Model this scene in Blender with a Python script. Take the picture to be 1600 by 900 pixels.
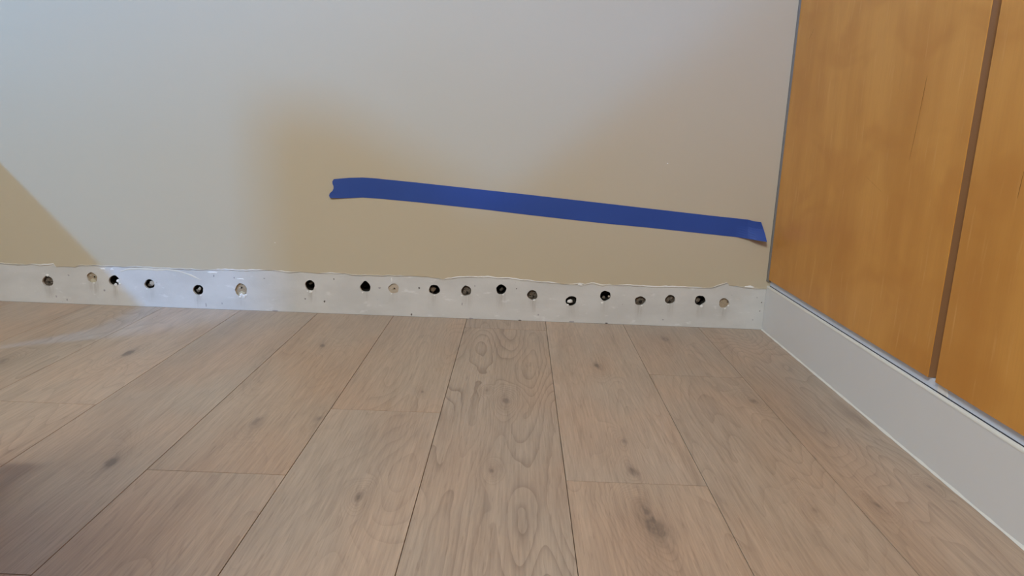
import bpy, bmesh, math, random
from mathutils import Vector, Matrix
from mathutils.geometry import delaunay_2d_cdt

for o in list(bpy.data.objects): bpy.data.objects.remove(o)
scene = bpy.context.scene
COL = scene.collection

# ------------------------------------------------------------------ camera
H = 0.445                      # lens height above the floor, metres
F = 1114.0                     # focal length in pixels of the 1600 wide frame
R0 = Vector((0.99929392, 0.03743033, -0.00326143))
R1 = Vector((0.01138572, -0.21895608, 0.97566828))
R2 = Vector((0.03580548, -0.97501652, -0.21922765))
def cam2world(v): return Vector((R0.dot(v), R1.dot(v), R2.dot(v)))
cam_data = bpy.data.cameras.new('camera')
cam_data.sensor_width = 36.0
cam_data.lens = F / 1600 * 36
cam_data.clip_start = 0.01
cam = bpy.data.objects.new('camera', cam_data)
COL.objects.link(cam)
ax, ay, az = cam2world(Vector((1, 0, 0))), cam2world(Vector((0, -1, 0))), cam2world(Vector((0, 0, -1)))
cam.matrix_world = Matrix(((ax.x, ay.x, az.x, 0), (ax.y, ay.y, az.y, 0), (ax.z, ay.z, az.z, H), (0, 0, 0, 1)))
scene.camera = cam

# ------------------------------------------------------------------ view, world, light
vs = scene.view_settings
vs.view_transform = 'Standard'
vs.look = 'None'
vs.gamma = 1.0
vs.use_curve_mapping = False
vs.exposure = 0.0
world = bpy.data.worlds.new('daylight')
scene.world = world
world.use_nodes = True
world.node_tree.nodes['Background'].inputs[0].default_value = (0.45, 0.65, 1.0, 1)
world.node_tree.nodes['Background'].inputs[1].default_value = 1.0

def area(name, loc, aim, sx, sy, power, color):
    d = bpy.data.lights.new(name, 'AREA')
    d.shape = 'RECTANGLE'
    d.size, d.size_y = sx, sy
    d.energy = power
    d.color = color
    o = bpy.data.objects.new(name, d)
    COL.objects.link(o)
    o.location = loc
    o.rotation_euler = (Vector(aim) - Vector(loc)).to_track_quat('-Z', 'Y').to_euler()
    return o
# room: x -2.4 .. 0.605, y -2.8 .. 1.632, z 0 .. 2.5
area('rear_window_daylight', (-0.95, -2.74, 1.55), (-0.6, 1.6, 0.9), 0.6, 0.6, 62, (0.03, 0.28, 1.0))
area('side_window_skylight', (-2.34, -0.50, 1.60), (-0.3, 1.63, 0.5), 0.06, 0.07, 51, (0.10, 0.40, 1.0))
area('overhead_fill_light', (-0.8, -1.1, 2.42), (-0.2, 0.6, 0.2), 0.7, 1.0, 104, (0.90, 0.97, 0.93))  # overhead fill added for ambient light; no lamp is known here

# ------------------------------------------------------------------ measures
YB = 3.668 * H                 # face of the far wall
XR = 1.323 * H                 # face of the baseboard on the right
XW = XR + 0.016                # right wall behind baseboard and panels
XL, YF, ZC = -2.4, -2.8, 2.5
def ray(px, py): return cam2world(Vector((px - 800, py - 450, F)))
def on_back(px, py):
    d = ray(px, py); s = YB / d.y
    return (d.x * s, d.z * s + H)
def on_floor(px, py):
    d = ray(px, py); s = H / -d.z
    return (d.x * s, d.y * s)
PXB = YB / F * 1.02            # metres for one pixel on the far wall

# ------------------------------------------------------------------ helpers
def link(o, parent=None):
    COL.objects.link(o)
    if parent: o.parent = parent
    return o
def mesh_obj(name, verts, faces, mat, parent=None, smooth=False):
    me = bpy.data.meshes.new(name)
    me.from_pydata([tuple(v) for v in verts], [], faces)
    me.update()
    if mat: me.materials.append(mat)
    if smooth:
        for p in me.polygons: p.use_smooth = True
    return link(bpy.data.objects.new(name, me), parent)
def box_vf(x0, x1, y0, y1, z0, z1):
    v = [(x0,y0,z0),(x1,y0,z0),(x1,y1,z0),(x0,y1,z0),(x0,y0,z1),(x1,y0,z1),(x1,y1,z1),(x0,y1,z1)]
    f = [(0,3,2,1),(4,5,6,7),(0,1,5,4),(1,2,6,5),(2,3,7,6),(3,0,4,7)]
    return v, f
class MB:
    def __init__(s): s.v, s.f = [], []
    def add(s, v, f):
        n = len(s.v); s.v += list(v); s.f += [tuple(i + n for i in q) for q in f]; return s
    def box(s, *a): return s.add(*box_vf(*a))
    def build(s, name, mat, parent=None, smooth=False): return mesh_obj(name, s.v, s.f, mat, parent, smooth)
def bevel(o, w=0.002, seg=2):
    m = o.modifiers.new('bevel', 'BEVEL'); m.width = w; m.segments = seg; m.limit_method = 'ANGLE'
    return o
def structure(o): o['kind'] = 'structure'; return o
def tag(o, label, cat, group=None):
    o['label'] = label; o['category'] = cat
    if group: o['group'] = group
    return o

class NT:
    """short hand for shader node trees"""
    def __init__(s, name, rough=0.6, spec=0.3):
        s.mat = bpy.data.materials.new(name); s.mat.use_nodes = True
        s.t = s.mat.node_tree; s.b = s.t.nodes['Principled BSDF']
        s.b.inputs['Roughness'].default_value = rough
        s.b.inputs['Specular IOR Level'].default_value = spec
        s._co = None
    def n(s, typ, **kw):
        o = s.t.nodes.new(typ)
        for k, v in kw.items(): setattr(o, k, v)
        return o
    def put(s, sock, v):
        if v is None: return
        if isinstance(v, bpy.types.NodeSocket): s.t.links.new(v, sock)
        else:
            if isinstance(v, (tuple, list)) and len(v) == 3 and sock.type == 'RGBA': v = (*v, 1)
            sock.default_value = v
    def m(s, op, a, b=None, c=None, clamp=False):
        o = s.n('ShaderNodeMath', operation=op, use_clamp=clamp)
        for i, v in enumerate((a, b, c)): s.put(o.inputs[i], v)
        return o.outputs[0]
    def obj(s):
        if not s._co: s._co = s.n('ShaderNodeTexCoord').outputs['Object']
        return s._co
    def sep(s, v):
        o = s.n('ShaderNodeSeparateXYZ'); s.put(o.inputs[0], v); return o.outputs
    def comb(s, x, y, z):
        o = s.n('ShaderNodeCombineXYZ')
        for i, v in enumerate((x, y, z)): s.put(o.inputs[i], v)
        return o.outputs[0]
    def scale(s, v, sc):
        o = s.n('ShaderNodeVectorMath', operation='MULTIPLY'); s.put(o.inputs[0], v); s.put(o.inputs[1], sc); return o.outputs[0]
    def noise(s, v, scale=1.0, detail=2.0, rough=0.5, w=None, dist=0.0):
        o = s.n('ShaderNodeTexNoise')
        if w is not None: o.noise_dimensions = '4D'; s.put(o.inputs['W'], w)
        s.put(o.inputs['Vector'], v)
        o.inputs['Scale'].default_value = scale; o.inputs['Detail'].default_value = detail
        o.inputs['Roughness'].default_value = rough; o.inputs['Distortion'].default_value = dist
        return o.outputs[0]
    def ramp(s, f, a, b, lo=0.0, hi=1.0):
        o = s.n('ShaderNodeMapRange'); o.interpolation_type = 'SMOOTHSTEP'
        for i, v in enumerate((f, a, b, lo, hi)): s.put(o.inputs[i], v)
        return o.outputs[0]
    def mix(s, f, a, b, blend='MIX'):
        o = s.n('ShaderNodeMix', data_type='RGBA', blend_type=blend)
        s.put(o.inputs[0], f); s.put(o.inputs[6], a); s.put(o.inputs[7], b)
        return o.outputs[2]
    def attr(s, name):
        return s.n('ShaderNodeAttribute', attribute_name=name)
    def color(s, c): s.put(s.b.inputs['Base Color'], c)
    def bump(s, h, strength=0.2, dist=0.001):
        o = s.n('ShaderNodeBump'); o.inputs['Strength'].default_value = strength; o.inputs['Distance'].default_value = dist
        s.put(o.inputs['Height'], h); s.t.links.new(o.outputs[0], s.b.inputs['Normal'])

def plain(name, col, rough=0.6, spec=0.3, var=0.08, sc=40.0, bump=0.0):
    t = NT(name, rough, spec)
    f = t.noise(t.obj(), sc, 4, 0.6)
    t.color(t.mix(f, tuple(c * (1 - var) for c in col), tuple(min(1, c * (1 + var)) for c in col)))
    if bump: t.bump(f, bump, 0.002)
    return t.mat

# ------------------------------------------------------------------ materials
def wall_paint(name, col):
    t = NT(name, 0.62, 0.25)
    a = t.noise(t.obj(), 420, 3, 0.6)
    b = t.noise(t.obj(), 2.2, 3, 0.5)
    c = t.mix(b, tuple(x * 0.97 for x in col), tuple(x * 1.03 for x in col))
    t.color(c)
    roller = t.noise(t.scale(t.obj(), (1, 1, 2.2)), 60, 4, 0.6)
    t.bump(t.m('ADD', a, t.m('MULTIPLY', roller, 1.5)), 0.12, 0.0006)
    return t.mat
PAINT = wall_paint('beige_wall_paint', (0.55, 0.47, 0.34))
WHITE = wall_paint('white_ceiling_paint', (0.78, 0.77, 0.74))

FIBRE = None
def plank_mat():
    t = NT('oak_laminate', 0.38, 0.75)
    x, y, z = t.sep(t.obj())
    seed = t.attr('seed').outputs['Fac']
    tone = t.attr('tone').outputs['Color']
    fig = t.attr('figure').outputs['Fac']
    # figure: contour lines of a field stretched along the plank
    wob = t.noise(t.comb(t.m('MULTIPLY', x, 14), t.m('MULTIPLY', y, 9), 0), 1, 2, 0.5, seed)
    fld = t.noise(t.comb(t.m('MULTIPLY', x, 10.5), t.m('MULTIPLY', y, 1.9), 0), 1, 1.2, 0.4, seed)
    fld = t.m('ADD', t.m('MULTIPLY', fld, 1.0), t.m('MULTIPLY', wob, 0.06))
    dark, halo = None, None
    rag = t.noise(t.comb(t.m('MULTIPLY', x, 90), t.m('MULTIPLY', y, 28), 0), 1, 3, 0.6, seed)
    for k in ('knot_a', 'knot_b', 'knot_c'):
        a = t.attr(k); kx, ky, kr = t.sep(a.outputs['Vector'])
        r = t.m('MAXIMUM', kr, 0.0001)
        ex = t.m('ADD', t.m('SUBTRACT', x, kx), t.m('MULTIPLY', t.m('SUBTRACT', wob, 0.5), t.m('MULTIPLY', r, 1.6)))
        ex = t.m('ADD', ex, t.m('MULTIPLY', t.m('SUBTRACT', y, ky), t.m('MULTIPLY', t.m('SUBTRACT', wob, 0.45), 1.2)))
        dx = t.m('DIVIDE', ex, r)
        dy = t.m('DIVIDE', t.m('MULTIPLY', t.m('SUBTRACT', y, ky), 0.42), r)
        d2 = t.m('ADD', t.m('MULTIPLY', dx, dx), t.m('MULTIPLY', dy, dy))
        g = t.m('POWER', 2.718, t.m('MULTIPLY', d2, -0.14))
        dk = t.m('ADD', d2, t.m('MULTIPLY', t.m('SUBTRACT', rag, 0.5), 3.0))
        core = t.m('MULTIPLY', t.m('POWER', 2.718, t.m('MULTIPLY', t.m('MAXIMUM', dk, 0.0), -2.0)), t.ramp(d2, 3.0, 0.6))
        tail = t.m('POWER', 2.718, t.m('MULTIPLY', t.m('ADD', t.m('MULTIPLY', t.m('MULTIPLY', dx, dx), 9.0), t.m('MULTIPLY', t.m('MULTIPLY', dy, dy), 0.30)), -1.0))
        core = t.m('MAXIMUM', core, t.m('MULTIPLY', tail, 0.45))
        on = t.m('GREATER_THAN', kr, 0.0005)
        g = t.m('MULTIPLY', g, on); core = t.m('MULTIPLY', core, on)
        fld = t.m('ADD', fld, t.m('MULTIPLY', g, 0.30))
        dark = core if dark is None else t.m('MAXIMUM', dark, core)
        halo = g if halo is None else t.m('MAXIMUM', halo, g)
    ring = t.m('FRACT', t.m('MULTIPLY', fld, 24.0))
    ring = t.m('POWER', ring, 4.0)                       # soft rise, sharp late-wood edge
    ring = t.m('MULTIPLY', ring, t.ramp(ring, 1.0, 0.88, 0.0, 1.0))
    patch = t.noise(t.comb(t.m('MULTIPLY', x, 9), t.m('MULTIPLY', y, 2.4), 3.0), 1, 2, 0.5, seed)
    ringm = t.m('MULTIPLY', ring, t.m('MULTIPLY', fig, t.ramp(patch, 0.36, 0.62, 0.25, 1.0)))
    fine = t.noise(t.comb(t.m('MULTIPLY', x, 330), t.m('MULTIPLY', y, 14), 0), 1, 4, 0.65, seed)
    fibre = t.noise(t.comb(t.m('MULTIPLY', x, 70), t.m('MULTIPLY', y, 2.6), t.m('MULTIPLY', fld, 8)), 1, 4, 0.6, seed)
    pores = t.ramp(t.noise(t.comb(t.m('MULTIPLY', x, 420), t.m('MULTIPLY', y, 26), 0), 1, 2, 0.5, seed), 0.60, 0.72)
    band = t.noise(t.comb(t.m('MULTIPLY', t.m('ADD', x, t.m('MULTIPLY', wob, 0.012)), 38), t.m('MULTIPLY', y, 1.3), 11.0), 1, 2, 0.5, seed)
    blot = t.noise(t.comb(t.m('MULTIPLY', x, 9), t.m('MULTIPLY', y, 3.0), 0), 1, 3, 0.55, seed)
    hue = t.noise(t.comb(t.m('MULTIPLY', x, 6), t.m('MULTIPLY', y, 3.5), 7.0), 1, 2, 0.5, seed)
    c = t.mix(t.ramp(hue, 0.35, 0.68), t.mix(1.0, tone, (1.0, 1.0, 0.98), 'MULTIPLY'), t.mix(1.0, tone, (1.07, 0.98, 0.90), 'MULTIPLY'))
    c = t.mix(t.ramp(blot, 0.40, 0.75, 0.0, 0.55), c, t.mix(1.0, c, (0.78, 0.77, 0.77), 'MULTIPLY'))
    c = t.mix(t.ramp(fibre, 0.45, 0.75, 0.0, 0.42), c, t.mix(1.0, c, (0.74, 0.70, 0.66), 'MULTIPLY'))
    c = t.mix(t.ramp(fine, 0.45, 0.68, 0.0, 0.6), c, t.mix(1.0, c, (1.26, 1.26, 1.25), 'MULTIPLY'))
    c = t.mix(t.ramp(fine, 0.48, 0.34, 0.0, 0.35), c, t.mix(1.0, c, (0.72, 0.69, 0.66), 'MULTIPLY'))
    c = t.mix(t.ramp(band, 0.52, 0.72, 0.0, 0.35), c, t.mix(1.0, c, (0.76, 0.73, 0.71), 'MULTIPLY'))
    c = t.mix(t.m('MULTIPLY', pores, 0.45), c, t.mix(1.0, c, (0.6, 0.56, 0.52), 'MULTIPLY'))
    c = t.mix(t.m('MULTIPLY', ringm, 0.85), c, t.mix(1.0, c, (0.52, 0.47, 0.44), 'MULTIPLY'))
    c = t.mix(t.m('MULTIPLY', halo, t.ramp(wob, 0.3, 0.7, 0.10, 0.45)), c, t.mix(1.0, c, (0.74, 0.69, 0.66), 'MULTIPLY'))
    c = t.mix(t.m('MULTIPLY', dark, t.ramp(fibre, 0.25, 0.6, 0.35, 0.8)), c, (0.13, 0.095, 0.072))
    t.color(c)
    t.bump(t.m('ADD', fine, t.m('MULTIPLY', fibre, 0.8)), 0.25, 0.0006)
    return t.mat
PLANK = plank_mat()
GROOVE = plain('dark_underlay', (0.10, 0.08, 0.065), 0.9, 0.1)

def veneer_mat():
    t = NT('amber_birch_veneer', 0.38, 0.45)
    x, y, z = t.sep(t.obj())
    warp = t.noise(t.comb(t.m('MULTIPLY', y, 3), t.m('MULTIPLY', z, 2), 0), 1, 2, 0.5)
    yy = t.m('ADD', y, t.m('MULTIPLY', warp, 0.05))
    a = t.noise(t.comb(t.m('MULTIPLY', yy, 10), t.m('MULTIPLY', z, 2.4), 0), 1, 3, 0.55)
    st = t.noise(t.comb(t.m('MULTIPLY', yy, 95), t.m('MULTIPLY', z, 8.0), 0), 1, 3, 0.55)
    fi = t.noise(t.comb(t.m('MULTIPLY', yy, 330), t.m('MULTIPLY', z, 12), 5), 1, 3, 0.5)
    curl = t.noise(t.comb(t.m('MULTIPLY', yy, 7), t.m('MULTIPLY', z, 11), 9), 1, 2, 0.5, None, 0.6)
    lines = t.noise(t.comb(t.m('MULTIPLY', yy, 55), t.m('MULTIPLY', z, 1.6), 2), 1, 2, 0.5)
    c = t.mix(t.ramp(a, 0.30, 0.70), (0.62, 0.265, 0.045), (0.74, 0.345, 0.070))
    c = t.mix(t.ramp(curl, 0.42, 0.72, 0.0, 0.50), c, (0.57, 0.225, 0.035))
    c = t.mix(t.ramp(st, 0.58, 0.78, 0.0, 0.50), c, (0.82, 0.45, 0.16))
    c = t.mix(t.ramp(fi, 0.40, 0.75, 0.0, 0.16), c, (0.55, 0.23, 0.045))
    c = t.mix(t.ramp(lines, 0.72, 0.80, 0.0, 0.35), c, (0.42, 0.17, 0.04))
    t.color(c)
    t.bump(fi, 0.06, 0.0004)
    return t.mat
VENEER = veneer_mat()
EDGEBAND = plain('brown_panel_edge', (0.30, 0.15, 0.065), 0.6, 0.25, 0.06, 30)
BASEWHITE = plain('white_baseboard_enamel', (0.76, 0.75, 0.735), 0.42, 0.35, 0.02, 6)
CREAM = plain('cream_caulk', (0.76, 0.73, 0.66), 0.6, 0.3, 0.06, 60)
GREYWALL = plain('grey_primer', (0.56, 0.60, 0.68), 0.7, 0.2, 0.05, 14)
JOINT = plain('dark_joint', (0.10, 0.10, 0.12), 0.9, 0.1)

# ------------------------------------------------------------------ hole data (centre and radii in photo pixels on the far wall)
# kind: c = open dark cavity, g = grey mortar at the bottom, w = pale wood with a screw hole, h = half closed, p = pale plug
HOLES = [
 (74.5, 439.5, 8.6, 8.6, 'g', 'round drilled hole with grey dust inside and a white chip above'),
 (143.8, 433.8, 8.2, 8.2, 'w', 'shallow tan drilled hole with a screw hole and yellowish rim'),
 (178.5, 438.5, 8.4, 8.6, 'r', 'drilled hole half filled by white broken plaster'),
 (233.6, 443.8, 8.2, 7.6, 'u', 'drilled hole crossed by a pale torn flap'),
 (309.7, 453.0, 8.2, 8.2, 'm', 'dark drilled hole with a pale crumb in the middle'),
 (376.6, 452.8, 9.6, 10.0, 'w', 'wide tan drilled hole with crumbling white plaster below'),
 (484.3, 446.0, 7.9, 8.4, 'c', 'black open drilled hole with a white chipped lower lip'),
 (570.9, 448.8, 7.9, 8.4, 'c', 'black open drilled hole with a pointed top'),
 (615.2, 450.9, 8.0, 8.2, 'p', 'pale tan plugged hole with a dark centre'),
 (678.7, 452.8, 8.4, 8.2, 'h', 'drilled hole brown on one side and black on the other'),
 (728.4, 454.6, 8.0, 8.2, 'g', 'drilled hole showing grey brown dusty filling'),
 (783.2, 452.4, 8.2, 8.0, 'c', 'black drilled hole with grey grains'),
 (831.8, 461.2, 8.1, 8.1, 'g', 'drilled hole with brown grey filling'),
 (892.4, 470.4, 8.6, 8.2, 'x', 'drilled hole with a white plaster core and dark ring'),
 (945.9, 462.4, 8.0, 8.6, 'n', 'black drilled hole with a pale nick at its rim'),
 (1000.3, 470.2, 8.6, 7.2, 'g', 'oval dark grey drilled hole'),
 (1047.2, 468.2, 8.2, 7.2, 'g', 'oval drilled hole with dark brown filling'),
 (1094.0, 469.5, 8.2, 8.2, 'h', 'drilled hole part black part grey with a chipped lower rim'),
 (1131.2, 473.8, 8.0, 7.8, 't', 'shallow tan drilled hole nearest the corner'),
]
HW = []
for px, py, rx, ry, k, lab in HOLES:
    x, z = on_back(px, py)
    HW.append((x, z, rx * PXB, ry * PXB, k, lab))

def strip_mat():
    """bare plaster: off white with dusty run-off below the holes, specks and trowel tones"""
    t = NT('bare_white_plaster', 0.75, 0.2)
    x, y, z = t.sep(t.obj())
    big = t.noise(t.comb(t.m('MULTIPLY', x, 7), 0, t.m('MULTIPLY', z, 14)), 1, 4, 0.6)
    c = t.mix(t.ramp(big, 0.35, 0.7), (0.65, 0.635, 0.61), (0.58, 0.565, 0.54))
    warp = t.m('MULTIPLY', t.m('SUBTRACT', t.noise(t.obj(), 60, 2, 0.5), 0.5), 0.012)
    acc = None
    rnd = random.Random(5)
    for (hx, hz, rx, rz, k, lab) in HW:
        w = rx * rnd.uniform(0.55, 0.95); off = rnd.uniform(-0.002, 0.004)
        dx = t.m('DIVIDE', t.m('SUBTRACT', t.m('ADD', x, warp), hx + off), w)
        g = t.m('POWER', 2.718, t.m('MULTIPLY', t.m('MULTIPLY', dx, dx), -1.0))
        vert = t.m('MULTIPLY', t.ramp(z, hz - 0.004, hz - 0.012), t.ramp(z, hz - 0.052, hz - 0.02))
        g = t.m('MULTIPLY', t.m('MULTIPLY', g, vert), rnd.uniform(0.35, 0.9))
        acc = g if acc is None else t.m('MAXIMUM', acc, g)
    streak = t.noise(t.comb(t.m('MULTIPLY', x, 260), 0, t.m('MULTIPLY', z, 18)), 1, 3, 0.6)
    acc = t.m('MULTIPLY', acc, t.ramp(streak, 0.3, 0.65, 0.15, 0.85))
    c = t.mix(t.m('MULTIPLY', acc, 0.85), c, (0.38, 0.34, 0.30))
    sp = t.noise(t.comb(t.m('MULTIPLY', x, 150), 0, t.m('MULTIPLY', z, 95)), 1, 2, 0.5)
    c = t.mix(t.ramp(sp, 0.735, 0.79, 0.0, 0.55), c, (0.25, 0.22, 0.20))
    sm = t.noise(t.comb(t.m('MULTIPLY', x, 22), 3, t.m('MULTIPLY', z, 60)), 1, 3, 0.6)
    c = t.mix(t.ramp(sm, 0.60, 0.70, 0.0, 0.45), c, (0.82, 0.81, 0.80))
    t.color(c)
    t.bump(t.m('ADD', big, t.noise(t.obj(), 220, 3, 0.6)), 0.3, 0.0008)
    return t.mat
STRIP = strip_mat()
GYPSUM = plain('raw_gypsum', (0.66, 0.63, 0.58), 0.9, 0.1, 0.15, 220, 0.5)
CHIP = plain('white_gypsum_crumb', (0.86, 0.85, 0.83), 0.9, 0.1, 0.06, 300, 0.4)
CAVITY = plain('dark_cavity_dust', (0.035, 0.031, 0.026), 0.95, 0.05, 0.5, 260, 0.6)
MORTAR = plain('grey_brown_mortar', (0.20, 0.165, 0.13), 0.95, 0.05, 0.45, 330, 0.8)
STUD = plain('tan_stud_wood', (0.40, 0.315, 0.22), 0.8, 0.15, 0.22, 240, 0.5)
BROWN = plain('brown_old_wood', (0.20, 0.145, 0.10), 0.9, 0.1, 0.35, 260, 0.5)
PLUG = plain('pale_filler', (0.50, 0.42, 0.33), 0.85, 0.1, 0.12, 260, 0.5)
DARKCRUMB = plain('dark_crumb', (0.10, 0.085, 0.068), 0.95, 0.05, 0.4, 260, 0.6)
YELLOWED = plain('yellowed_plaster', (0.54, 0.48, 0.35), 0.9, 0.1, 0.12, 200, 0.3)

# ------------------------------------------------------------------ room shell
# far wall: plaster sheet with real holes cut along the bottom
def hole_outline(i, n=26):
    hx, hz, rx, rz, k, lab = HW[i]
    r = random.Random(100 + i)
    ph = [r.uniform(0, 6.28) for _ in range(4)]
    out = []
    for j in range(n):
        a = 2 * math.pi * j / n
        f = 1 + 0.035 * math.sin(2 * a + ph[0]) + 0.03 * math.sin(3 * a + ph[1]) + 0.025 * math.sin(5 * a + ph[2]) + r.uniform(-0.03, 0.03)
        if i == 7: f += 0.22 * max(0, math.cos(a - math.pi / 2)) ** 8
        out.append((hx + rx * f * math.cos(a), hz + rz * f * math.sin(a)))
    return out
OUT = [hole_outline(i) for i in range(len(HW))]
x0, x1, zt = XL, XW, 0.135
pts = [(x0, 0.0), (x1, 0.0), (x1, zt), (x0, zt)]
edges = [(0, 1), (1, 2), (2, 3), (3, 0)]
for o in OUT:
    n = len(pts); pts += o
    edges += [(n + j, n + (j + 1) % len(o)) for j in range(len(o))]
vv, ee, ff, *_ = delaunay_2d_cdt([Vector(p) for p in pts], edges, [], 1, 1e-6)
def inside(p, poly):
    c = False
    for i in range(len(poly)):
        a, b = poly[i], poly[i - 1]
        if (a[1] > p[1]) != (b[1] > p[1]) and p[0] < (b[0] - a[0]) * (p[1] - a[1]) / (b[1] - a[1]) + a[0]: c = not c
    return c
faces = []
for f in ff:
    c = sum((vv[i] for i in f), Vector((0, 0))) / len(f)
    if not any(abs(c.x - h[0]) < 0.03 and inside(c, o) for h, o in zip(HW, OUT)): faces.append(f)
mb = MB()
fv = [(v.x, YB, v.y) for v in vv]
# orient towards the room (-y)
of = []
for f in faces:
    a, b, c = (Vector(fv[i]) for i in f[:3])
    of.append(tuple(f) if (b - a).cross(c - a).y < 0 else tuple(reversed(f)))
mb.add(fv, of)
mb.add([(x0, YB, zt), (x1, YB, zt), (x1, YB, ZC), (x0, YB, ZC)], [(0, 1, 2, 3)])
mb.box(x0, x1, YB + 0.055, YB + 0.12, 0, ZC)         # masonry behind the cavity
wall_back = structure(mb.build('wall_back', STRIP))

# painted skin above, ending in a torn edge
EDGE = [(-40,410),(0,411),(20,412.5),(40,413.5),(50,412),(64,413.5),(84,412),(88,416.5),(104,416),(118,417),(124,414),(150,414.5),(165,415.5),(184,416),(190,417),(215,416),(240,418),(260,419),(280,420),(300,420.5),(316,422),(330,421),(352,420.5),(380,421.5),(400,421.5),(425,422.5),(440,424),(456,425.5),(470,424.5),(500,427),(525,427),(540,427.5),(555,430),(580,430),(600,430.5),(625,430.5),(650,431.5),(668,432.5),(684,435),(692,436.5),(700,434.5),(720,432),(742,432),(762,431.5),(778,433.5),(796,434),(812,436),(830,438),(846,440),(866,441),(876,443.5),(892,444.5),(905,443),(914,444.5),(924,442),(934,444),(942,446.5),(952,444),(962,445.5),(980,445),(1000,446),(1020,447),(1050,447.5),(1075,448),(1098,449.5),(1112,449.5),(1122,446.5),(1132,443),(1137,442),(1139,445.5),(1150,447),(1172,450),(1186,451),(1198,451)]
rr = random.Random(3)
edge = []
for (a, b) in zip(EDGE[:-1], EDGE[1:]):
    n = max(2, int((b[0] - a[0]) / 5))
    for j in range(n):
        u = j / n
        edge.append(on_back(a[0] + (b[0] - a[0]) * u, a[1] + (b[1] - a[1]) * u + rr.uniform(-0.5, 0.5)))
edge.append((XW - 0.0005, edge[-1][1]))
edge.insert(0, (XL, edge[0][1]))
TP = 0.0014
mb = MB()
n = len(edge)
v = [(x, YB - TP, z) for x, z in edge] + [(x, YB - TP, 0.16) for x, z in edge] + [(x, YB - 0.0001, z) for x, z in edge]
f = [(j, j + 1, n + j + 1, n + j) for j in range(n - 1)] + [(2 * n + j, 2 * n + j + 1, j + 1, j) for j in range(n - 1)]
mb.add(v, f)
m = len(mb.v)
mb.add([(XL, YB - TP, 0.16), (XW, YB - TP, 0.16), (XW, YB - TP, ZC), (XL, YB - TP, ZC)], [(0, 1, 2, 3)])
mb.build('paint_layer', PAINT, wall_back)

# ragged lip of old caulk and torn paper along that edge
def lip(name, px0, px1, hmin, hmax, up, mat, seed):
    r = random.Random(seed)
    pl = [p for p in edge if on_back(px0, 440)[0] <= p[0] <= on_back(px1, 440)[0]]
    v, f = [], []
    hh = r.uniform(hmin, hmax)
    for j, (x, z) in enumerate(pl):
        hh += r.uniform(-0.3, 0.3) * (hmax - hmin); hh = min(hmax, max(hmin, hh))
        e = min(1.0, j / 3, (len(pl) - 1 - j) / 3)
        h_ = hh * e + 0.0003; y_ = YB - TP - r.uniform(0.0006, 0.0016) * (0.3 + e)
        v += [(x, YB - TP - 0.0001, z + h_ * up), (x, y_, z + h_ * (up - 0.5)), (x, YB - 0.0004, z - h_ * (1 - up))]
    for j in range(len(pl) - 1):
        a = 3 * j
        f += [(a + 1, a + 4, a + 3, a), (a + 2, a + 5, a + 4, a + 1)]
    return mesh_obj(name, v, f, mat, wall_back, True)
lips = [(-30, 60, .001, .002, .6, CREAM), (44, 92, .002, .0042, .3, CHIP), (120, 190, .001, .0022, .6, CREAM), (150, 178, .003, .005, .1, CHIP), (190, 330, .0015, .003, .6, CREAM),
        (318, 420, .002, .004, .25, CHIP), (425, 475, .0015, .003, .7, CREAM), (496, 540, .0025, .0045, .7, CHIP), (535, 640, .001, .002, .6, CREAM),
        (686, 880, .002, .0045, .2, CHIP), (880, 960, .002, .0048, .6, CREAM), (955, 1110, .002, .0035, .3, CHIP), (1100, 1142, .0015, .0035, .8, CREAM), (1150, 1197, .001, .002, .5, CREAM)]
for i, a in enumerate(lips): lip('torn_edge', *a[:5], a[5], 40 + i)

# smear of cream caulk curling over the plaster
def ribbon(name, pxs, w, mat, parent, t=0.0009, seed=1):
    r = random.Random(seed)
    P = [on_back(*p) for p in pxs]
    v, f = [], []
    Q = []
    for a, b in zip(P[:-1], P[1:]):
        for j in range(5): Q.append((a[0] + (b[0] - a[0]) * j / 5, a[1] + (b[1] - a[1]) * j / 5))
    Q.append(P[-1])
    for j, q in enumerate(Q):
        a, b = Q[max(0, j - 1)], Q[min(len(Q) - 1, j + 1)]
        d = Vector((b[0] - a[0], b[1] - a[1])).normalized(); nn = Vector((-d.y, d.x))
        ww = w * r.uniform(0.6, 1.2) * min(1, (j + 1) / 4, (len(Q) - j) / 4) / 2
        for s, yy in ((-1, 0.0), (0, t), (1, 0.0)):
            v.append((q[0] + nn.x * ww * s, YB - 0.0001 - yy, q[1] + nn.y * ww * s))
    for j in range(len(Q) - 1):
        a = 3 * j
        f += [(a, a + 3, a + 4, a + 1), (a + 1, a + 4, a + 5, a + 2)]
    return mesh_obj(name, v, f, mat, parent, True)
SMEAR = plain('old_caulk_smear', (0.74, 0.69, 0.59), 0.7, 0.2, 0.06, 60)
ribbon('caulk_smear', [(188, 424), (205, 419.5), (230, 418.5), (258, 420), (280, 424), (298, 430), (315, 438)], 0.0042, SMEAR, wall_back, seed=2)
ribbon('caulk_smear', [(195, 421), (215, 420), (245, 421.5), (268, 421)], 0.005, SMEAR, wall_back, seed=3)
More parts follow.
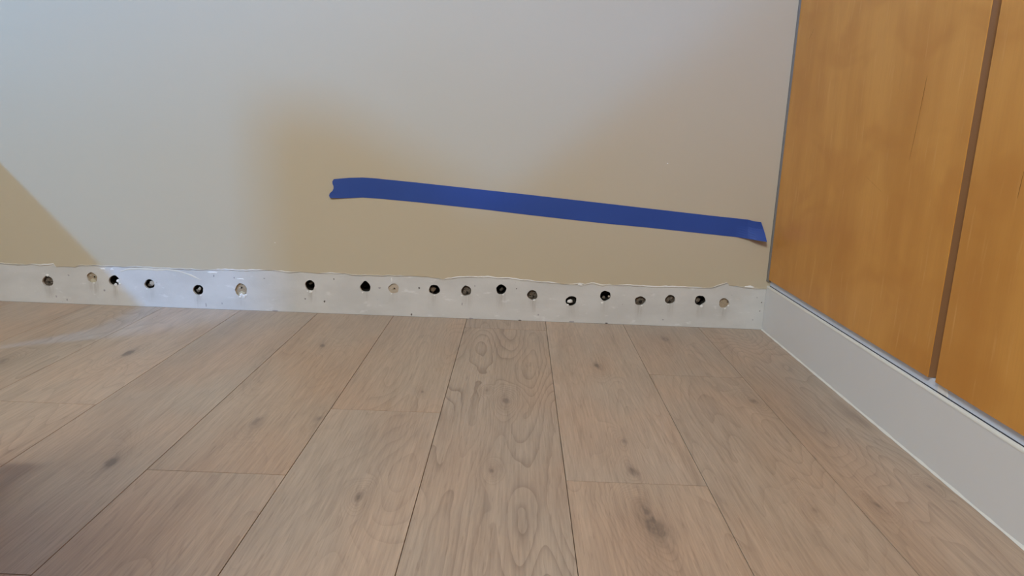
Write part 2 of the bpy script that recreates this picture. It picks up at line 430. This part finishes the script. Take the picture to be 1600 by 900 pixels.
# small scars and nail holes in the plaster
def fleck(name, px, py, rx, ry, mat, seed, t=0.0004):
    r = random.Random(seed); cx, cz = on_back(px, py); n = 9
    v = [(cx, YB - t, cz)]
    for j in range(n):
        a = 2 * math.pi * j / n; k = r.uniform(0.6, 1.2)
        v.append((cx + rx * PXB * k * math.cos(a), YB - 0.0001, cz + ry * PXB * k * math.sin(a)))
    return mesh_obj(name, v, [(0, 1 + (j + 1) % n, 1 + j) for j in range(n)], mat, wall_back)
DIRT = plain('dark_dirt', (0.16, 0.14, 0.13), 0.95, 0.05, 0.2, 200)
PALE_DIRT = plain('grey_scuff', (0.38, 0.36, 0.37), 0.95, 0.05, 0.2, 200)
for i, (px, py, rx, ry, mm) in enumerate([
    (655, 450, 1.5, 2.2, DIRT), (507, 471, 1.6, 2.0, DIRT), (521.5, 436, 1.1, 1.4, DIRT), (477, 467, 1.3, 1.1, DIRT), (643, 491.5, 1.6, 2, DIRT),
    (722, 475, 1.0, 2.6, PALE_DIRT), (736, 497.5, 4, 1.2, PALE_DIRT), (812, 500.5, 3, 1.1, DIRT), (893, 502.5, 5, 1, PALE_DIRT), (948, 505, 3, 1, DIRT),
    (105, 468, 1.3, 2.2, PALE_DIRT), (88, 463, 1.2, 2.4, PALE_DIRT), (107, 430, 1.5, 1.6, PALE_DIRT), (163, 454, 1.8, 2, PALE_DIRT), (322, 476, 1.2, 4, PALE_DIRT),
    (347, 474, 1.1, 2, PALE_DIRT), (366, 434, 1.1, 2, PALE_DIRT), (334, 431, 1.2, 2.4, PALE_DIRT), (413, 435, 1.6, 1, PALE_DIRT), (841, 492, 1.2, 1.4, PALE_DIRT), (807, 451, 1, 1.2, DIRT),
    (1036, 499.5, 1.4, 1, PALE_DIRT), (1187, 486, 1, 1, DIRT), (1190, 472.5, 1, 1, DIRT), (1176, 500, 1, 1, PALE_DIRT), (1183, 465, 0.9, .9, PALE_DIRT),
    (742, 447, 1, 1.6, PALE_DIRT), (593, 450, 2.2, 1.4, PALE_DIRT), (430, 485.5, 5, 1, PALE_DIRT), (369, 486.5, 4, 1, PALE_DIRT)]):
    fleck('plaster_scar', px, py, rx, ry, mm, 300 + i)
for i, (px, py, rx, ry) in enumerate([(161, 420, 4.5, 1.8), (175, 421, 3, 1.6), (612, 437, 1.2, 4), (907, 444.5, 4, 2), (376, 436, 7, 1.6), (333, 426, 9, 1.8), (430, 379, 1.0, 0.7), (1043, 255.5, 1.2, 0.7), (1170, 448, 8, 2)]):
    o = fleck('plaster_chip', px, py, rx, ry, CHIP, 400 + i, 0.0014)
    if py < 443 and px != 612 and py < 400 or py > 443: o.location.y = -TP

# each drilled hole: gypsum lining, a floor, crumbs
def lump(cx, cy, cz, r, seed, flat=0.7):
    rr = random.Random(seed)
    bm = bmesh.new(); bmesh.ops.create_icosphere(bm, subdivisions=1, radius=1)
    v = [(cx + w.co.x * r * rr.uniform(.7, 1.2), cy + w.co.y * r * flat * rr.uniform(.7, 1.1), cz + w.co.z * r * rr.uniform(.6, 1.1)) for w in bm.verts]
    f = [tuple(w.index for w in q.verts) for q in bm.faces]
    bm.free(); return v, f
def disc(pl, y, cx, cz, k, bulge, seed):
    r = random.Random(seed); n = len(pl)
    v = [(cx + (p[0] - cx) * k, y, cz + (p[1] - cz) * k) for p in pl] + [(cx + (p[0] - cx) * k * .5, y - bulge * r.uniform(.2, 1.4), cz + (p[1] - cz) * k * .5) for p in pl] + [(cx, y - bulge, cz)]
    f = [(j, (j + 1) % n, n + (j + 1) % n, n + j) for j in range(n)] + [(n + j, n + (j + 1) % n, 2 * n) for j in range(n)]
    return v, f
for i, (hx, hz, rx, rz, k, lab) in enumerate(HW):
    o = OUT[i]; n = len(o); r = random.Random(700 + i)
    depth = {'c': .034, 'n': .034, 'h': .030, 'm': .028, 'r': .030, 'u': .026, 'x': .012, 'g': .011, 'w': .0045, 'p': .003, 't': .0055}[k]
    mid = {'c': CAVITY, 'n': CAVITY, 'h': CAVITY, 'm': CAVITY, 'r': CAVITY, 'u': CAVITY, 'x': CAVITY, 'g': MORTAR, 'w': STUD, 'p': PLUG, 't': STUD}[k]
    fl_v, fl_f = disc(o, YB + depth, hx, hz, 1.0, {'g': .004, 'w': .0006, 'p': .0008, 't': .001}.get(k, .002), 20 + i)
    hole = mesh_obj('drilled_hole', fl_v, fl_f, mid, wall_back)
    hole['label'] = lab
    # lining: front 6 mm gypsum, dirty behind
    d1 = min(depth, 0.0055)
    lv = [(p[0], YB, p[1]) for p in o] + [(p[0], YB + d1, p[1]) for p in o]
    mesh_obj('gypsum_rim', lv, [(j, (j + 1) % n, n + (j + 1) % n, n + j) for j in range(n)], GYPSUM, hole)
    if depth > d1:
        lv = [(p[0], YB + d1, p[1]) for p in o] + [(p[0], YB + depth, p[1]) for p in o]
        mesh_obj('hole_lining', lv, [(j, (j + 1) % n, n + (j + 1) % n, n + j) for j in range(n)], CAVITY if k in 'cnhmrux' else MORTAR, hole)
    if k == 'w':      # screw hole
        sx = hx + (.0040 if i == 1 else .0003); sz = hz + (.0012 if i == 1 else .0045)
        mesh_obj('screw_hole', *lump(sx, YB + depth - .001, sz, .0024, 30 + i, .35), CAVITY, hole)
        mesh_obj('wood_crumb', *lump(hx - .004, YB + depth - .001, hz + .004, .003, 31 + i, .4), PLUG, hole)
        mesh_obj('yellowed_rim', *lump(hx, YB + depth * .7, hz - rz * .72, rx * .62, 33 + i, .16), YELLOWED, hole)
    if k == 'p':
        mesh_obj('dark_pit', *lump(hx + .001, YB + depth - .001, hz, .0026, 40 + i, .5), CAVITY, hole)
        mesh_obj('dark_pit', *lump(hx + .0005, YB + depth - .0008, hz - .001, .0045, 41 + i, .3), STUD, hole)
    if k == 'h':
        mesh_obj('wood_side', *lump(hx - rx * .42, YB + .012, hz - rz * .1, rx * .66, 50 + i, .7), BROWN if i == 9 else MORTAR, hole)
    if k == 'r':
        mesh_obj('plaster_crumb', *lump(hx + rx * .62, YB + .004, hz - rz * .1, rx * .42, 60 + i, .8), CHIP, hole)
        mesh_obj('plaster_crumb', *lump(hx + rx * .20, YB + .001, hz - rz * .80, rx * .36, 61 + i, .6), CHIP, hole)
        mesh_obj('plaster_crumb', *lump(hx + rx * .95, YB, hz - rz * .5, rx * .26, 62 + i, .4), CHIP, hole)
    if k == 'u':
        mesh_obj('paper_flap', *lump(hx + rx * .25, YB + .006, hz + rz * .18, rx * .62, 65 + i, .35), PLUG, hole)
        mesh_obj('mortar_crumb', *lump(hx - rx * .3, YB + .012, hz - rz * .4, rx * .5, 66 + i, .5), MORTAR, hole)
    if k == 'm':
        mesh_obj('plaster_crumb', *lump(hx + rx * .10, YB + .006, hz + rz * .15, rx * .36, 68 + i, .8), PLUG, hole)
        mesh_obj('mortar_crumb', *lump(hx - rx * .35, YB + .010, hz - rz * .3, rx * .45, 69 + i, .8), MORTAR, hole)
    if k == 'x':
        mesh_obj('plaster_core', *lump(hx - rx * .15, YB + .005, hz - rz * .12, rx * .58, 71 + i, .6), CHIP, hole)
    if k == 'n':
        mesh_obj('plaster_crumb', *lump(hx + rx * .72, YB + .003, hz - rz * .12, rx * .26, 73 + i, .9), PLUG, hole)
        mesh_obj('mortar_crumb', *lump(hx - rx * .1, YB + .016, hz - rz * .55, rx * .4, 74 + i, .8), MORTAR, hole)
    if k == 'c' and i != 7:
        for q in range(2):
            mesh_obj('mortar_crumb', *lump(hx + rx * r.uniform(-.5, .5), YB + .014, hz + rz * r.uniform(-.6, .5), rx * .38, 80 + i * 3 + q, .7), DARKCRUMB, hole)
    if k == 'g':
        mesh_obj('dark_pit', *lump(hx + rx * r.uniform(-.1, .4), YB + .0085, hz - rz * r.uniform(.2, .5), rx * .42, 85 + i, .4), CAVITY, hole)
    if k == 't':
        mesh_obj('dark_pit', *lump(hx + rx * .75, YB + .004, hz + rz * .25, rx * .2, 87, .5), BROWN, hole)
    # crumbs on the rim
    spots = {0: [(.05, 1.18, .34)], 2: [], 6: [(.15, -1.22, .36), (-.5, -1.1, .2)], 5: [(.05, -.85, .34), (.45, -1.05, .36), (-.2, -1.15, .22), (.75, -.8, .25)], 17: [(.35, -1.12, .38)], 12: [(.4, -.95, .28)],
             14: [(-.55, -1.3, .28)], 10: [(-.8, -.9, .24)], 18: [(.9, -.5, .26), (.3, -1.05, .24)], 13: [(-.6, -.75, .24)]}.get(i, [(r.uniform(-.6, .6), -1.04, .2)])
    for q, (ax_, az_, s) in enumerate(spots):
        mesh_obj('plaster_crumb', *lump(hx + rx * ax_, YB - .0002, hz + rz * az_, rx * s, 900 + i * 7 + q, .35), CHIP, hole)

# dark grey bead in the corner between far wall and wood panel
v, f = [], []
BEAD = plain('dark_corner_bead', (0.20, 0.185, 0.165), 0.7, 0.2, 0.05, 40)
for j in range(31):
    z = 0.118 + (ZC - 0.118) * j / 30
    for a in range(5):
        t_ = math.pi / 2 * a / 4
        v.append((XR - 0.0015 - 0.005 * math.cos(t_) + 0.0035, YB - TP - 0.006 * math.sin(t_), z))
for j in range(30):
    for a in range(4): f.append((5 * j + a, 5 * j + a + 1, 5 * j + a + 6, 5 * j + a + 5))
mesh_obj('corner_bead', v, f, BEAD, wall_back, True)

# right wall, baseboard
wall_right = structure(MB().box(XW, XW + 0.12, YF, YB + 0.12, 0, ZC).build('wall_right', GREYWALL))
BH = 0.1065
PB = 0.1215
prof = [(XR, 0.0), (XR, BH - 0.0022), (XR + 0.0006, BH - 0.0008), (XR + 0.0018, BH), (XR + 0.0060, BH - 0.0003), (XR + 0.0063, BH - 0.0015), (XR + 0.0063, 0)]
ys = [YB - 0.0008, YF]
v = [(p[0], y, p[1]) for y in ys for p in prof]; k = len(prof)
f = [(j, j + 1, k + j + 1, k + j) for j in range(k - 1)]
baseboard = structure(mesh_obj('baseboard_right', v, f, BASEWHITE))
v, f = [], []
r = random.Random(9)
for j in range(161):                                            # caulk line where it meets the floor
    y = YB - 0.001 - (YB + 1.0) * j / 160
    w = 0.0030 * r.uniform(0.75, 1.2)
    v += [(XR - 0.0002, y, w), (XR - w * .5, y, w * .55), (XR - w * .9, y, 0.0002)]
for j in range(160):
    a = 3 * j; f += [(a, a + 3, a + 4, a + 1), (a + 1, a + 4, a + 5, a + 2)]
mesh_obj('floor_caulk', v, f, CREAM, baseboard, True)
v, f = [], []
for j in range(161):                                            # uneven cream line along the top edge
    y = YB - 0.001 - (YB + 1.0) * j / 160
    w = 0.0026 * r.uniform(0.6, 1.5)
    v += [(XR - 0.0003, y, BH - 0.0030 - w * .2), (XR - 0.0003, y, BH - 0.0018), (XR + 0.0012, y, BH + 0.0004), (XR + 0.0012 + w, y, BH + 0.0004)]
for j in range(160):
    a = 4 * j; f += [(a, a + 4, a + 5, a + 1), (a + 1, a + 5, a + 6, a + 2), (a + 2, a + 6, a + 7, a + 3)]
mesh_obj('cream_top_edge', v, f, CREAM, baseboard, True)
RAIL = plain('added_rail_grey', (0.70, 0.75, 0.85), 0.6, 0.25, 0.05, 14)
MB().box(XR + 0.0066, XW - 0.0002, YF + .01, YB - .002, BH + 0.0012, PB - 0.0008).build('added_rail', RAIL, wall_right)  # rail added before the recessed wall so the strip catches more light
MB().box(XR + 0.0072, XW - 0.0002, YF + .01, YB - .002, BH - 0.02, BH + 0.0012).build('dark_joint', JOINT, wall_right)

# other walls and the ceiling, with the two windows that light the room
def wall_with_window(name, axis, c, thick, a0, a1, w0, w1, z0, z1):
    mb = MB()
    for (p, q, s, t) in ((a0, w0, 0, ZC), (w1, a1, 0, ZC), (w0, w1, 0, z0), (w0, w1, z1, ZC)):
        if axis == 'x': mb.box(c - thick, c, p, q, s, t)
        else: mb.box(p, q, c - thick, c, s, t)
    return structure(mb.build(name, PAINT))
wall_with_window('wall_left', 'x', XL, 0.12, YF, YB + .12, -0.9, -0.1, 1.2, 2.0)
wall_with_window('wall_front', 'y', YF, 0.12, XL - .12, XW + .12, -1.7, -0.2, 1.0, 2.1)
FRAME = plain('white_window_frame', (0.8, 0.8, 0.8), 0.4, 0.4, 0.02)
def window(name, axis, c, w0, w1, z0, z1):
    mb = MB(); t_ = .05
    for (p, q, s, t) in ((w0, w0 + t_, z0, z1), (w1 - t_, w1, z0, z1), (w0 + t_, w1 - t_, z0, z0 + t_), (w0 + t_, w1 - t_, z1 - t_, z1)):
        if axis == 'x': mb.box(c - .10, c - .03, p, q, s, t)
        else: mb.box(p, q, c - .10, c - .03, s, t)
    return structure(mb.build(name, FRAME))
window('window_1', 'x', XL, -0.9, -0.1, 1.2, 2.0)
window('window_2', 'y', YF, -1.7, -0.2, 1.0, 2.1)
structure(MB().box(XL - .12, XW + .12, YF - .12, YB + .12, ZC, ZC + .1).build('ceiling', WHITE))

# unseen half-height and sloping slabs, added and shaped only to shade the far wall
structure(MB().box(-1.175, -0.42, -0.50, -0.40, 0, 1.05).box(-0.42, XW - .001, -0.50, -0.40, 0, 0.92).build('added_half_blocker', EDGEBAND))
pr = [(0.615 - (z - .819) / 1.54, z) for z in (0.0, 2.2)]
pr = [(-1.3, 0.0), pr[0], pr[1], (-1.3, 2.2)]
v = [(x, y, z) for x in (-1.24, -1.18) for y, z in pr]
added_slope_blocker = structure(mesh_obj('added_slope_blocker', v, [(3, 2, 1, 0), (4, 5, 6, 7)] + [(j, (j + 1) % 4, 4 + (j + 1) % 4, 4 + j) for j in range(4)], EDGEBAND))
MB().box(-1.74, -1.68, 0.06, 0.23, 0, 1.215).build('added_post_blocker', EDGEBAND, added_slope_blocker)  # unseen post added to keep side light off the middle of the far wall

# ------------------------------------------------------------------ plank floor
floor = structure(MB().box(XL, XW, YF, YB + 0.12, -0.05, -0.0035).build('floor', GROOVE))
SEAMS = [-1.04 - .405 * 11 + .405 * k for k in range(0, 9)] + [-1.862, -1.452, -1.041, -0.638, -0.246, 0.172, 0.585, 0.985, 1.36]
SEAMS = sorted(s * H for s in SEAMS if s * H > XL - .2)
CELLS = []
JOINTS = {-1.862: 2.335, -1.452: 1.384, -1.041: 1.881, -0.638: 2.379, -0.246: 0.75, 0.172: 1.911, 0.585: 2.877, 0.985: 1.35}
rnd = random.Random(12)
LEN = 1.22
for a, b in zip(SEAMS[:-1], SEAMS[1:]):
    j0 = next((v * H for k_, v in JOINTS.items() if abs(k_ * H - a) < 1e-6), rnd.uniform(0, 1.2))
    while j0 > YF: j0 -= LEN
    while j0 < YB:
        y0, y1 = max(j0, YF + .002), min(j0 + LEN, YB - .0005)
        if y1 - y0 > .02: CELLS.append((max(a, XL + .002), min(b, XR + .012), y0, y1))
        j0 += LEN
KNOTS = [(1032, 826, .017), (1008, 796, .009), (935, 571, .010), (975, 690, .006), (990, 735, .008), (790, 625, .009), (768, 735, .004), (562, 775, .006), (499, 653, .007), (400, 660, .011), (175, 722, .010), (200, 552, .012),
         (504, 540, .006), (5, 565, .010), (1176, 626, .007), (1040, 530, .010), (1270, 797, .006), (1372, 790, .005), (1450, 760, .004), (660, 612, .003), (760, 610, .003)]
TONES = {}
kf = [(*on_floor(a, b), c) for a, b, c in KNOTS]
base = (0.445, 0.343, 0.260)
def plank(x0, x1, y0, y1, idx):
    cx, cy = (x0 + x1) / 2, (y0 + y1) / 2
    hw, hl, g, t_, bv = (x1 - x0) / 2 - .0004, (y1 - y0) / 2 - .0006, 0, .0035, .00035
    v = [(-hw, -hl, -t_), (hw, -hl, -t_), (hw, hl, -t_), (-hw, hl, -t_), (-hw, -hl, -bv), (hw, -hl, -bv), (hw, hl, -bv), (-hw, hl, -bv),
         (-hw + bv, -hl + .00005, 0), (hw - bv, -hl + .00005, 0), (hw - bv, hl - .00005, 0), (-hw + bv, hl - .00005, 0)]
    f = [(8, 9, 10, 11)] + [(a, (a + 1) % 4, 4 + (a + 1) % 4, 4 + a) for a in range(4)] + [(4 + a, 4 + (a + 1) % 4, 8 + (a + 1) % 4, 8 + a) for a in range(4)]
    o = mesh_obj('plank', v, f, PLANK, floor)
    o.location = (cx, cy, 0)
    me = o.data; r = random.Random(idx * 17 + 3)
    mine = [(kx - cx, ky - cy, kr) for kx, ky, kr in kf if x0 < kx < x1 and y0 < ky < y1][:3]
    while len(mine) < 3:
        if cx < -1.0 or cy < 0: mine.append((r.uniform(-.06, .06), r.uniform(-.5, .5), r.choice([0, .006, .010])))
        else: mine.append((0, 0, 0))
    for nm, k_ in zip(('knot_a', 'knot_b', 'knot_c'), mine):
        at = me.attributes.new(nm, 'FLOAT_VECTOR', 'POINT')
        for d in at.data: d.vector = k_
    sd = me.attributes.new('seed', 'FLOAT', 'POINT'); s_ = r.uniform(0, 60)
    fg = me.attributes.new('figure', 'FLOAT', 'POINT')
    fv_ = r.uniform(.25, .6)
    if -.246 * H - .001 < x0 < -.24 * H: fv_ = 1.0
    if x0 > .98 * H - .01: fv_ = .6
    for d in sd.data: d.value = s_
    for d in fg.data: d.value = fv_
    tn = me.attributes.new('tone', 'FLOAT_COLOR', 'POINT')
    q = r.uniform(.94, 1.06); w = r.uniform(-.02, .02)
    for d in tn.data: d.color = (base[0] * q * (1 + w), base[1] * q, base[2] * q * (1 - w), 1)
for i, c in enumerate(CELLS): plank(*c, i)

# ------------------------------------------------------------------ wood panels on the right wall
PB = 0.1215
gl = 2.166 * H; gr = gl - 0.0185
def panel(name, y0, y1, z0, z1, label, seed):
    x0, x1 = XR + .0005, XW - .0004
    root = bevel(MB().box(x0, x1, y0, y1, z0, z1).build(name, VENEER), .0006, 1)
    tag(root, label, 'wood panel')
    MB().box(x0 + .0008, x1 - .0004, y0 - .0006, y0 + .0004, z0 + .0003, z1 - .0003).build('edge_band', EDGEBAND, root)
    return root
p1 = panel('wood_panel', gl, YB - .0035, PB, 2.45, 'amber birch veneer wall panel beside the far wall corner', 1)
p2 = panel('wood_panel', YF + .05, gr, PB - .0005, 2.45, 'amber birch veneer wall panel cut off by the right picture edge', 2)
# fine dark checks in the veneer
CHECK = plain('dark_veneer_check', (0.20, 0.085, 0.03), 0.8, 0.1)
def on_right(px, py):
    d = ray(px, py); s = (XR + .0005) / d.x
    return (d.y * s, d.z * s + H)
for i, (p, q, w, par) in enumerate([((1449, 118), (1436, 182), .0010, p1), ((1436, 182), (1421, 250), .0007, p1), ((1272, 45), (1264, 62), .0008, p1), ((1600, 268), (1590, 310), .0009, p2), ((1352, 275), (1378, 300), .0006, p1)]):
    a, b = on_right(*p), on_right(*q); x = XR + .0003
    mesh_obj('veneer_check', [(x, a[0] - w / 4, a[1]), (x, a[0] + w / 4, a[1]), (x, (a[0] + b[0]) / 2 + w / 2, (a[1] + b[1]) / 2), (x, b[0] + w / 4, b[1]), (x, b[0] - w / 4, b[1]), (x, (a[0] + b[0]) / 2 - w / 2, (a[1] + b[1]) / 2)],
             [(0, 1, 2, 3, 4, 5)], CHECK, par)
# pale piece standing in for light falling through the gap between the panels
bevel(MB().box(XR + .0056, XR + .0068, 2.070 * H, 2.125 * H, BH + .0015, PB - .001).build('gap_light_patch', CHIP, wall_right), .0006, 1)

# ------------------------------------------------------------------ blue masking tape
def tape_mat():
    t = NT('blue_crepe_tape', 0.55, 0.3)
    x, y, z = t.sep(t.obj())
    cr = t.noise(t.comb(t.m('MULTIPLY', x, 700), 0, t.m('MULTIPLY', z, 90)), 1, 3, 0.6)
    b = t.noise(t.obj(), 9, 2, 0.5)
    t.color(t.mix(b, (0.026, 0.066, 0.285), (0.034, 0.083, 0.335)))
    t.bump(cr, 0.25, 0.0004)
    return t.mat
TAPE = tape_mat()
TOP = [(523,280),(534,279),(546,277.8),(567,277.3),(585,278.4),(600,280),(650,285),(700,290.5),(760,297),(820,303.5),(890,311.5),(950,318.3),(1010,325.3),(1060,331),(1110,336.8),(1150,341),(1168,343),(1180,346),(1189,347)]
BOT = [(518.5,309.5),(532,309.8),(546,309.4),(567,308.6),(585,309.8),(600,311),(650,315.7),(700,321),(760,327.6),(820,335),(890,343),(950,349.6),(1010,355.3),(1060,360.6),(1110,366),(1150,370.3),(1168,373),(1182,375.5),(1198,378)]
LIFT = [.0030,.0022,.0008,.0006,.0006,.0006,.0006,.0006,.0006,.0006,.0006,.0006,.0006,.0006,.0006,.0007,.0010,.003,.0045]
LIFB = [.0062,.0035,.0014,.0006,.0006,.0006,.0006,.0006,.0006,.0006,.0006,.0006,.0006,.0006,.0006,.0008,.0060,.0160,.0220]
LEFT = [0, -1.6, -0.6, 1.8, 2.6, 1.6, -1.8, -2.4, 0]
NV = 8
v, f = [], []
for j, (a, b) in enumerate(zip(TOP, BOT)):
    for q in range(NV + 1):
        u = q / NV
        px, py = a[0] + (b[0] - a[0]) * u, a[1] + (b[1] - a[1]) * u
        if j == 0: px += LEFT[q]
        if j == len(TOP) - 1: px += 1.2 * math.sin(u * 3.1) * .6
        x, z = on_back(px, py)
        lf = LIFT[j] + (LIFB[j] - LIFT[j]) * (u if j < 3 else max(0, (u - .35) / .65) ** 1.2 if j > 15 else u)
        v.append((x - 0.35 * lf, YB - TP - lf, z + 0.15 * lf))     # the lifting end shortens a little
ng = len(v)
v += [(a, b + .00018, c) for a, b, c in v]
for j in range(len(TOP) - 1):
    for q in range(NV):
        a = j * (NV + 1) + q
        f += [(a, a + 1, a + NV + 2, a + NV + 1), (ng + a, ng + a + NV + 1, ng + a + NV + 2, ng + a + 1)]
tape = tag(mesh_obj('masking_tape', v, f, TAPE, None, False), 'strip of blue masking tape stuck slanting across the beige wall', 'tape')

# ------------------------------------------------------------------ unseen low cabinet at the far wall, added to shade its left corner
cabinet = bevel(MB().box(-1.92, -1.30, YB - .75, YB - .004, 0.05, 0.46).build('shade_cabinet', BASEWHITE), .003)
tag(cabinet, 'added low white cabinet, unseen, shading the left end of the far wall', 'cabinet')
MB().box(-1.90, -1.32, YB - .72, YB - .02, 0.0, 0.0505).build('plinth', GREYWALL, cabinet)
for k_ in range(2):
    d_ = bevel(MB().box(-1.91 + .305 * k_, -1.91 + .305 * k_ + .295, YB - .768, YB - .7502, .06, .45).build('door', BASEWHITE, cabinet), .002)
    bevel(MB().box(-1.63 + .04 * k_, -1.622 + .04 * k_, YB - .785, YB - .767, .22, .30).build('handle', JOINT, d_), .001)

# ------------------------------------------------------------------ low step stool: corner stands for a visible object, the rest added for shade
stool = bpy.data.objects.new('shade_step_stool', None); COL.objects.link(stool)
tag(stool, 'low grey step stool added for floor shade, its corner touching the left edge', 'stool')
STOOLM = plain('grey_stool_paint', (0.36, 0.33, 0.35), 0.6, 0.3, 0.05, 12)
ln, wd, ht = 0.36, 0.26, 0.09
bevel(MB().box(0, ln, 0, wd, ht - .024, ht).build('tread', STOOLM, stool), .004)
for x_ in (0.012, ln - .034):
    bevel(MB().box(x_, x_ + .022, .01, wd - .01, 0.002, ht - .0242).build('side_panel', STOOLM, stool), .003)
bevel(MB().box(.0342, ln - .0342, .02, .038, .05, ht - .0242).build('apron', STOOLM, stool), .002)
bevel(MB().box(.0342, ln - .0342, wd - .038, wd - .02, .05, ht - .0242).build('apron', STOOLM, stool), .002)
stool.location = (-0.606, 0.772, 0)
stool.rotation_euler = (0, 0, math.atan2(-.38, .03))
stool.scale = (1, -1, 1)

# ------------------------------------------------------------------ unseen bar stool left of the camera, added to shade the near floor
def lathe(name, prof, mat, parent, n=32):
    v = [(r_ * math.cos(2 * math.pi * j / n), r_ * math.sin(2 * math.pi * j / n), z_) for r_, z_ in prof for j in range(n)]
    f = [(i * n + j, i * n + (j + 1) % n, (i + 1) * n + (j + 1) % n, (i + 1) * n + j) for i in range(len(prof) - 1) for j in range(n)]
    f += [tuple(range(n - 1, -1, -1)), tuple((len(prof) - 1) * n + j for j in range(n))]
    return mesh_obj(name, v, f, mat, parent)
bar = bpy.data.objects.new('shade_bar_stool', None); COL.objects.link(bar)
tag(bar, 'added round bar stool, unseen, shading the floor at the lower left', 'stool')
bar.location = (-0.65, 0.06, 0)
lathe('seat', [(.15, .66), (.175, .665), (.18, .68), (.175, .697), (.15, .70)], EDGEBAND, bar)
for j in range(4):
    a = math.pi / 4 + j * math.pi / 2; c_, s_ = math.cos(a), math.sin(a)
    v = []
    for r_, z_ in ((.165, .001), (.105, .6605)):
        for dx, dy in ((-.014, -.014), (.014, -.014), (.014, .014), (-.014, .014)): v.append((c_ * r_ + dx, s_ * r_ + dy, z_))
    mesh_obj('leg', v, [(3, 2, 1, 0), (4, 5, 6, 7)] + [(q, (q + 1) % 4, 4 + (q + 1) % 4, 4 + q) for q in range(4)], EDGEBAND, bar)
r_ = .165 - .06 * .2 / .66
for j in range(4):
    a, b = math.pi / 4 + j * math.pi / 2, math.pi / 4 + (j + 1) * math.pi / 2
    p, q = Vector((r_ * math.cos(a), r_ * math.sin(a), .2)), Vector((r_ * math.cos(b), r_ * math.sin(b), .2))
    d = (q - p).normalized(); n_ = Vector((-d.y, d.x, 0)) * .009; u_ = Vector((0, 0, .012)); p, q = p + d * .015, q - d * .015
    v = [e + s1 * n_ + s2 * u_ for e in (p, q) for s1, s2 in ((-1, -1), (1, -1), (1, 1), (-1, 1))]
    mesh_obj('stretcher', v, [(3, 2, 1, 0), (4, 5, 6, 7)] + [(k_, (k_ + 1) % 4, 4 + (k_ + 1) % 4, 4 + k_) for k_ in range(4)], EDGEBAND, bar)
